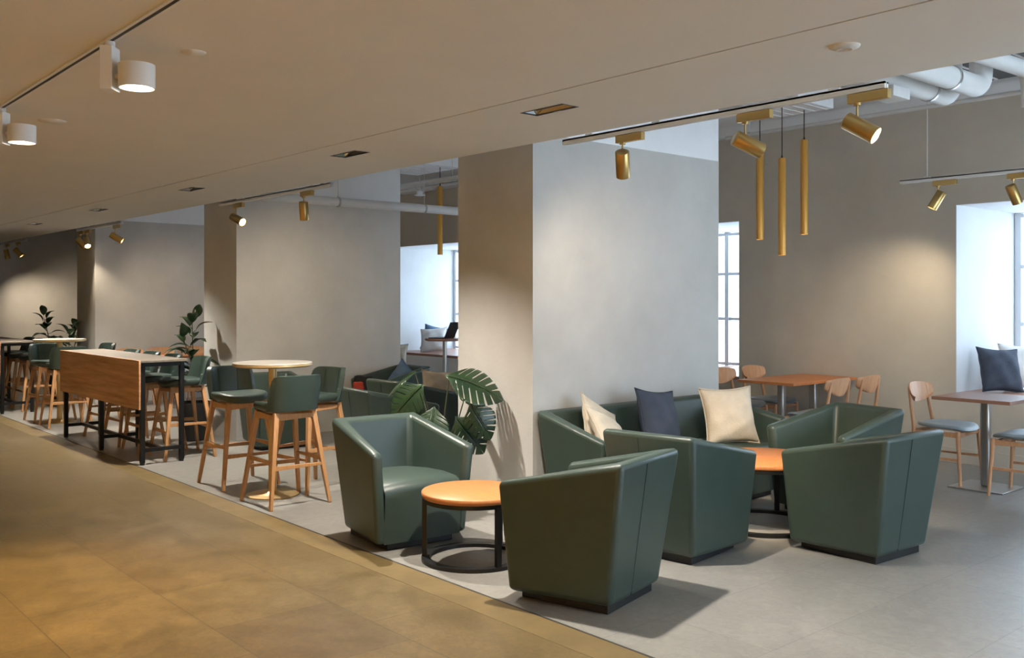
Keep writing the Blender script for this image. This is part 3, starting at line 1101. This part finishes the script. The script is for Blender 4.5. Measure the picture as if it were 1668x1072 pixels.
for (rx, fy, z), d, n_, L in lv:
    tip = RGT * rx + FWD * fy + UP * z
    basep = Vector((random.uniform(-.04, .04), random.uniform(-.04, .04), .31))
    mid = basep.lerp(tip, .55) + UP * .06
    m = MB().tube([basep, basep.lerp(mid, .5) + UP * .02, mid, mid.lerp(tip, .6), tip], [.008, .007, .006, .005, .004], n=8)
    pe = m.build('stalk', 'stem', root)
    m = MB()
    monstera_leaf(m, tip, d, n_, L)
    m.build('leaf', 'monstera', root, solid=.0012, angle=70)

# leafy plant on the small table by the slim window
root = thing('table_plant', 'small leafy plant in front of the slim bright window at the pier edge', 'plant', (-6.93, 8.86, .755), 0)
MB().lathe([(0, 0), (.05, 0), (.065, .12), (.058, .12), (.05, .10), (0, .10)], 32).build('vase', 'cream', root)
rnd = random.Random(4)
m = MB().tube([(0, 0, .09), (.02, .02, .22), (.06, .06, .36)], [.006, .005, .004], n=8)
m.build('stem', 'stem', root)
for k in range(7):
    a = .86 + (k % 3 - 1) * .8 + k * .1
    z = .14 + .05 * k
    d = Vector((math.cos(a), math.sin(a), .25 - .1 * (k % 2)))
    m = MB()
    leaf_ovate(m, (.02 + .006 * k, .02 + .006 * k, z), d, (0, 0, 1), .20, .09, droop=.5)
    m.build('leaf', 'leaf', root, solid=.0012, angle=70)


# ------------------------------------------------------------------ lighting tracks and brass spotlights
def track(label, xa, xb, y, z, wires, group='suspended lighting tracks'):
    root = thing('lighting_track', label, 'lighting track', ((xa + xb) / 2, y, z), 0, group)
    L = abs(xb - xa)
    m = MB()
    m.box(-L / 2, L / 2, -.018, -.003, 0, .032)
    m.box(-L / 2, L / 2, .003, .018, 0, .032)
    m.box(-L / 2, L / 2, -.018, .018, .022, .034)
    m.build('rail', 'rail', root, smooth=False)
    MB().box(-L / 2 + .09, L / 2 - .09, -.003, .003, .012, .022).build('conductor_slot', 'black', root, smooth=False)
    for wx in wires:
        w = MB().tube([(wx - root.location.x, 0, .03), (wx - root.location.x, 0, ZU - z)], .0035, n=6)
        w.build('suspension_wire', 'rail', root)
        MB().box(wx - root.location.x - .03, wx - root.location.x + .03, -.01, .01, .033, .045).build('clip', 'rail', root, smooth=False)
    return root


def spot(label, x, y, z, direction, lit=True, rr=.043, ln=.17, power=1.0, beam=46, aim=None, group='brass track spotlights'):
    root = thing('track_spotlight', label, 'spotlight', (x, y, z), 0, group)
    m = MB().box(-.105, .105, -.017, .017, -.048, -.002)
    m.build('adapter', 'brass', root, bevel=.002)
    MB().tube([(-.06, 0, -.046), (-.06, 0, -.060)], .018, n=16).build('swivel', 'brass', root)
    MB().tube([(-.06, 0, -.055), (-.06, 0, -.115)], .0055, n=10).build('stem', 'brass', root)
    d = Vector(direction).normalized()
    c = Vector((-.06, 0, -.115)) + Vector((0, 0, -.045)) + d * .02
    q = d.to_track_quat('Z', 'Y').to_matrix().to_4x4()
    m = MB()
    m.lathe([(0, -ln / 2), (rr - .004, -ln / 2), (rr, -ln / 2 + .004), (rr, ln / 2), (rr - .004, ln / 2), (rr - .006, ln / 2 - .02), (0, ln / 2 - .02)], 40)
    m.xf(Matrix.Translation(c) @ q)
    hs = m.build('housing', 'brass', root, angle=50)
    m = MB().lathe([(0, ln / 2 - .019), (rr - .0065, ln / 2 - .019), (rr - .0065, ln / 2 - .012), (0, ln / 2 - .012)], 32)
    m.xf(Matrix.Translation(c) @ q)
    lo = m.build('lens', 'lens', hs)
    if lit:
        aimd = Vector(aim) - Vector((x, y, z)) - c if aim else d
        L = lamp('spot_beam', 'SPOT', c + d * (ln / 2 + .004), SPOT_POWER * power, SPOT_COL, hs, direction=aimd, spot_size=R(beam + 18), spot_blend=1.0, shadow_soft_size=.03)
    return root


YT, ZTK = 4.30, 2.56
track('white lighting track hanging in front of the nearest pier, right of centre', -4.43, -2.23, YT, ZTK, (-4.2, -3.65, -2.5))
track('white lighting track hanging in front of the second pier', -9.73, -7.39, YT, ZTK, (-9.2, -7.55, -7.75))
track('white lighting track in front of the third pier', -14.7, -12.8, YT, ZTK, (-14.2, -13.1))
track('farthest lighting track at the left edge of the photo', -19.2, -17.5, YT, ZTK, (-18.9, -17.8))
track('thin lighting track hanging before the back wall at far right', -4.27, -1.9, 8.50, 2.63, (-4.02, -2.3))
spot('brass spotlight pointing away at the near pier, leftmost on its track', -3.86, YT, ZTK, (-.50, .62, -1.15), aim=(-5.0, 5.75, 1.15), power=.6, beam=90)
spot('brass spotlight lying nearly level in the middle of the near track', -2.97, YT, ZTK, (.445, .74, -.38), aim=(-3.8, 5.65, .47), power=4.5, beam=34)
spot('brass spotlight shining toward the viewer at the right end of the near track', -2.32, YT, ZTK, (.84, .22, -.55), aim=(-2.7, 6.8, .3), power=.5, beam=70)
spot('brass spotlight shining toward the viewer on the second track, left one', -9.28, YT, ZTK, (.92, .28, -.42), aim=(-8.0, 5.0, .3), power=1.0, beam=60)
spot('brass spotlight pointing down on the second track, right one', -7.84, YT, ZTK, (-.30, .25, -1.2), aim=(-9.86, 5.4, 1.2), power=1.2, beam=70)
spot('brass spotlight leftmost of three on the third track', -14.52, YT, ZTK, (.167, .65, -.75), aim=(-14.3, 4.9, .9), power=.7, beam=60)
spot('brass spotlight in the middle of the third track with its lit face showing', -14.22, YT, ZTK, (.75, -.05, -.85), power=.5)
spot('brass spotlight at the right end of the third track', -13.02, YT, ZTK, (.336, .768, -.5), aim=(-14.68, 5.9, 1.0), power=1.0, beam=70)
spot('brass spotlight on the farthest track, left one', -18.78, YT, ZTK, (-.05, .245, -1.0), aim=(-19.6, 5.4, .7), power=.9, beam=70)
spot('brass spotlight on the farthest track, right one', -18.05, YT, ZTK, (.243, .584, -.75), aim=(-19.6, 6.3, .7), power=.8, beam=70)
spot('brass spotlight left of the two before the back wall at far right', -3.86, 8.50, 2.63, (-.44, -.22, -.85), aim=(-5.0, YB, .75), power=.65, beam=78)
spot('brass spotlight right of the two before the back wall at far right', -3.22, 8.50, 2.63, (.182, .438, -.85), power=.6)

# white corridor spotlights on a ceiling track
YC = 1.23
root = thing('ceiling_track', 'dark slotted lighting track set in the corridor ceiling at upper left', 'lighting track', (-4.0, YC, ZC), 0)
m = MB()
m.box(-8, 6.5, -.020, -.008, -.006, .0)
m.box(-8, 6.5, .008, .020, -.006, .0)
m.build('rail', 'rail', root, smooth=False)
MB().box(-8, 6.5, -.008, .008, -.004, -.0005).build('conductor_slot', 'black', root, smooth=False)


def hall_spot(label, x, power=1.0, rr=.068, aim=(0.0, 0.0, -1), beam=84):
    root = thing('corridor_spotlight', label, 'spotlight', (x, YC, ZC - .006), 0, 'white spotlights on the corridor ceiling track')
    k = RGT
    ang = math.atan2(k.y, k.x)
    m = MB().box(-.024, .024, -.04, .04, -.19, -.02)
    m.xf(Matrix.Rotation(ang, 4, 'Z'))
    m.build('gear_box', 'rail', root, bevel=.003)
    MB().tube([(0, 0, 0), (0, 0, -.022)], .02, n=16).build('neck', 'rail', root)
    c = k * .105
    m = MB().tube([k * .02 + UP * -.135, c + UP * -.135], .012, n=12)
    m.build('swivel', 'rail', root)
    m = MB()
    m.lathe([(0, .046), (rr, .046), (rr, -.046), (rr - .004, -.046), (rr - .02, -.020), (0, -.020)][::-1], 48, c=(c.x, c.y, -.135))
    hs = m.build('housing', 'rail', root, angle=50)
    MB().lathe([(0, -.022), (rr - .019, -.022), (rr - .012, -.030), (0, -.030)], 32, c=(c.x, c.y, -.135)).build('lens', 'lens', hs)
    lamp('spot_beam', 'SPOT', (c.x, c.y, -.135 - .048), HALL_POWER * power, HALL_COL, hs, direction=aim, spot_size=R(beam), spot_blend=.9, shadow_soft_size=.04)
    return root


hall_spot('white cylindrical spotlight on the corridor ceiling track, the nearer and larger one', -3.80, .5, beam=70)
hall_spot('white cylindrical spotlight on the corridor ceiling track cut by the left edge', -5.49, 1.15, beam=70)
hall_spot('added unseen corridor spotlight overhead, washing the rear wall for warm bounce', -2.0, 4.5, aim=(0, -.9, -1), beam=100)  # unseen lamps from here on, added to bounce warm light off the wall
hall_spot('added unseen corridor spotlight above and behind the viewer, for warm wall bounce', -0.2, 4.5, aim=(0, -.9, -1), beam=100)
hall_spot('added unseen corridor spotlight behind the viewer to the right, for warm wall bounce', 1.6, 4.5, aim=(0, -.9, -1), beam=100)
hall_spot('added unseen corridor spotlight farther down the corridor, for warm wall bounce', -7.2, 1.8, aim=(0, -1.2, -1), beam=100)
hall_spot('added unseen corridor spotlight at the far part of the track, for warm wall bounce', -10.6, 1.8, aim=(0, -1.2, -1), beam=100)

# recessed slot lights
for i, t_ in enumerate(SLOTS):
    root = thing('slot_downlight', ['black slot downlight overhead at the right, out of the frame', 'largest black slot downlight in the ceiling strip, above the small coffee table',
                                    'second nearest black slot downlight in the ceiling strip', 'third black slot downlight from the right in the ceiling strip',
                                    'fourth slot downlight from the right, small, above the third pier', 'farthest slot downlight at the left end of the ceiling strip'][i],
                 'downlight', (-t_, 3.44, ZC), 0, 'recessed slot downlights')
    m = MB()
    o_, i_ = (.162, .062), (.155, .055)
    for a_, b_, c_, d_ in ((-o_[0], o_[0], -o_[1], -i_[1]), (-o_[0], o_[0], i_[1], o_[1]), (-o_[0], -i_[0], -i_[1], i_[1]), (i_[0], o_[0], -i_[1], i_[1])):
        m.box(a_, b_, c_, d_, -.002, .06)
    m.box(-.16, .16, -.06, .06, .128, .138)
    m.build('frame', 'black', root, smooth=False)
    m = MB()
    for q in ([(-.15, .052, .004), (.15, .052, .004), (.145, .044, .024), (-.145, .044, .024)],
              [(-.152, .05, .004), (-.152, -.05, .004), (-.143, -.045, .024), (-.143, .045, .024)],
              [(.152, .05, .004), (.152, -.05, .004), (.143, -.045, .024), (.143, .045, .024)]):
        m.face([m.bm.verts.new(p) for p in q])
    m.build('reflector', 'chrome', root, smooth=False, solid=.002)
    MB().box(-.15, .15, -.052, .052, .052, .058).build('baffle', 'black', root, smooth=False)
    for xx in (-.08, 0, .08):
        MB().lathe([(0, .046), (.012, .046), (.012, .052), (0, .052)], 16, c=(xx, 0, 0)).build('lens', 'slotlens', root)
    lamp('slot_beam', 'SPOT', (0, 0, .02), SLOT_POWER * (.5 if i == 0 else 1.0), SLOT_COL, root, spot_size=R(110), spot_blend=1.0, shadow_soft_size=.035)


# ------------------------------------------------------------------ pendants
def pendant(label, x, y, zb, ln=.92, r=.034, zt=ZU, material='amber', power=0, group='slim brass tube pendants'):
    root = thing('tube_pendant', label, 'pendant lamp', (x, y, zb), 0, group)
    hs = MB().lathe([(r - .005, .012), (r - .003, 0), (r, .002), (r, ln - .006), (r - .006, ln), (0, ln)], 32).build('tube', material, root, angle=50)
    MB().lathe([(0, .010), (r - .006, .010), (r - .006, .014), (0, .014)], 24).build('lens', 'slotlens', hs)
    MB().lathe([(.010, ln), (.008, ln + .012), (.004, ln + .035)], 16).build('cord_grip', 'black', root)
    MB().tube([(0, 0, ln + .03), (0, 0, zt - zb)], .0045, n=8).build('cord', 'black', root)
    if power:
        lamp('pendant_glow', 'SPOT', (0, 0, -.005), power, SPOT_COL, root, spot_size=R(75), spot_blend=.6, shadow_soft_size=.025)
    return root


pendant('slim brass tube pendant left of the cluster of three near the right pier', -5.19, 7.60, 2.12, .90)
pendant('slim brass tube pendant in the middle of the three, hanging lowest', -4.97, 7.63, 1.965, .90, power=8)
pendant('slim brass tube pendant right of the cluster of three, hanging highest', -4.97, 8.00, 2.175, .90)
pendant('slim brass tube pendant hanging above the laptop table in the gap between piers', -9.98, 7.42, 2.145, .90, power=5)
pendant('thin pale pendant in the far window opening, the shorter left one', -12.48, 9.75, 1.99, .60, r=.022, zt=ZT)
pendant('thin pale pendant in the far window opening, the longer right one', -12.33, 9.78, 1.89, .70, r=.022, zt=ZT)

# ------------------------------------------------------------------ services above the lounge


def pipe(name, label, pts, r, group='white pipes and ducts under the raised ceiling', bands=(), material='duct', n=24):
    root = thing(name, label, 'pipe', (0, 0, 0), 0, group)
    MB().tube(pts, r, n=n).build('pipe_run', material, root, angle=60)
    for p in bands:
        p = Vector(p)
        m = MB()
        m.tube([p - Vector((0, .012, 0)), p + Vector((0, .012, 0))], r + .006, n=n)
        m.build('clamp', 'steel', root)
        MB().tube([(p.x, p.y, p.z + r), (p.x, p.y, ZU)], .004, n=6).build('hanger', 'rail', root)
    return root


def bend(p0, p1, p2, k=6, rr=.3):
    """straight, then a smooth elbow at p1 towards p2"""
    p0, p1, p2 = Vector(p0), Vector(p1), Vector(p2)
    a = p1 + (p0 - p1).normalized() * rr
    c = p1 + (p2 - p1).normalized() * rr
    out = [p0]
    for i in range(k + 1):
        t = i / k
        out.append(a * (1 - t) ** 2 + p1 * 2 * t * (1 - t) + c * t * t)
    out.append(p2)
    return out


pipe('pipe', 'long white pipe under the ceiling in the gap between the middle piers', [(-9.40, 4.62, 2.665), (-9.40, 9.10, 2.665)], .052,
     bands=[(-9.40, 5.55, 2.665), (-9.40, 6.75, 2.665), (-9.40, 8.1, 2.665)])
pipe('duct', 'white insulated duct at upper right, the leftmost of three', bend((-3.04, 4.20, 3.00), (-3.04, 6.78, 3.00), (-3.04, 6.80, 3.45), rr=.12), .075,
     bands=[(-3.04, 6.45, 3.00)])
pipe('duct', 'white insulated duct at upper right, the middle one of three', bend((-2.78, 4.20, 3.00), (-2.78, 6.66, 3.00), (-2.78, 6.68, 3.45), rr=.12), .075,
     bands=[(-2.78, 6.2, 3.00)])
pipe('duct', 'thin white insulated pipe at upper right ending in a bend', bend((-2.92, 4.20, 3.23), (-2.56, 6.90, 3.12), (-2.56, 6.93, 2.88), rr=.10), .055)
pipe('pipe', 'thin white conduit below the raised ceiling of the near bay', [(-6.2, 8.45, 3.30), (-1.6, 8.45, 3.30)], .02, bands=[(-5.9, 8.45, 3.30)])
pipe('pipe', 'thin white conduit crossing the raised ceiling of the second bay', [(-12.2, 6.95, 3.02), (-8.2, 6.95, 3.02)], .03, bands=[(-9.1, 6.95, 3.02)])
pipe('pipe', 'thin white conduit near the window of the second bay', [(-13.6, 8.5, 3.25), (-9.6, 7.9, 3.25)], .02, bands=[(-11.6, 8.2, 3.25)])
tag(MB().box(-3.12, -2.96, 5.80, 6.02, 2.86, 2.93).build('junction_box', 'duct', bevel=.004), 'grey white box hanging under the leftmost duct at upper right', 'box')


def box_thing(name, label, cat, x0, x1, y0, y1, z0, z1, material, group=None, bevel=.006):
    root = thing(name, label, cat, ((x0 + x1) / 2, (y0 + y1) / 2, z0), 0, group)
    a, b_, h = (x1 - x0) / 2, (y1 - y0) / 2, z1 - z0
    MB().box(-a, a, -b_, b_, 0, h).build('casing', material, root, bevel=bevel)
    fl = MB()
    for k in range(5):
        xx = -a + .06 + (2 * a - .12) * k / 4
        fl.box(xx - .01, xx + .01, -b_ + .03, b_ - .03, -.008, .004)
    fl.build('grille', 'rail', root, smooth=False)
    for sx in (-1, 1):
        for sy in (-1, 1):
            MB().tube([(sx * (a - .03), sy * (b_ - .03), h), (sx * (a - .03), sy * (b_ - .03), ZU - z0)], .005, n=6).build('hanger', 'rail', root)
    return root


box_thing('ceiling_box', 'dark box standing in for the shaded ceiling void above the ducts at top right', 'air conditioner', -3.3, -1.5, 6.98, 8.1, 3.36, 3.70, 'dark')  # added dark box; its colour stands in for the shade of the void
box_thing('ceiling_box', 'white ceiling unit behind the pendants on the right', 'air conditioner', -5.35, -4.75, 7.55, 8.15, 3.36, 3.60, 'white')
box_thing('ceiling_box', 'white ceiling unit above the gap between the middle piers', 'air conditioner', -10.9, -9.9, 7.0, 7.7, 3.30, 3.52, 'white')
tag(MB().box(-13.0, -9.0, 8.75, 8.95, 3.30, 3.34).build('cable_tray', 'white', smooth=False), 'white cable tray along the ceiling of the second bay', 'cable tray')
tag(MB().box(-2.55, -1.2, 7.2, 7.6, 3.12, 3.26).build('air_duct', 'duct', bevel=.01), 'square white duct at the extreme upper right corner', 'duct')
b = MB()
b.lathe([(.06, .0), (.075, .006), (.075, .012), (.0, .012)], 32)
b.lathe([(0, .012), (.05, .012), (.05, .06), (0, .06)], 24)
o = b.build('exit_downlight', ['white', 'black'], None)
o.location = (-10.9, 7.75, 3.02)
tag(o, 'small white rimmed fitting hanging beside the top of the near pier', 'light fitting')
MB().tube([(0, 0, .06), (0, 0, ZU - 3.02)], .006, n=8).build('stem', 'rail', o)

# fittings flush with the corridor ceiling
root = thing('smoke_detector', 'round white detector with small lights on the soffit at upper right', 'detector', (-1.97, 3.46, ZC), 0)
MB().lathe([(0, -.012), (.04, -.012), (.058, -.006), (.062, 0), (0, 0)], 40).build('cover', 'ceiling', root, angle=50)
MB().lathe([(.018, -.016), (.030, -.016), (.030, -.011), (.018, -.011)], 24, closed=True).build('sensor_ring', 'chrome', root)
MB().box(-.03, -.018, -.006, .006, -.0155, -.011).build('red_light', 'redcloth', root)
for x, y, r, lb in ((-3.757, 1.546, .05, 'small round cover plate in the corridor ceiling near the larger spotlight'),
                    (-5.72, 1.538, .075, 'faint round plate flush in the corridor ceiling near the left edge')):
    o = MB().lathe([(0, -.004), (r - .004, -.004), (r, 0), (0, 0)], 40).build('cover_plate', 'ceiling', angle=50)
    o.location = (x, y, ZC)
    tag(o, lb, 'ceiling plate')
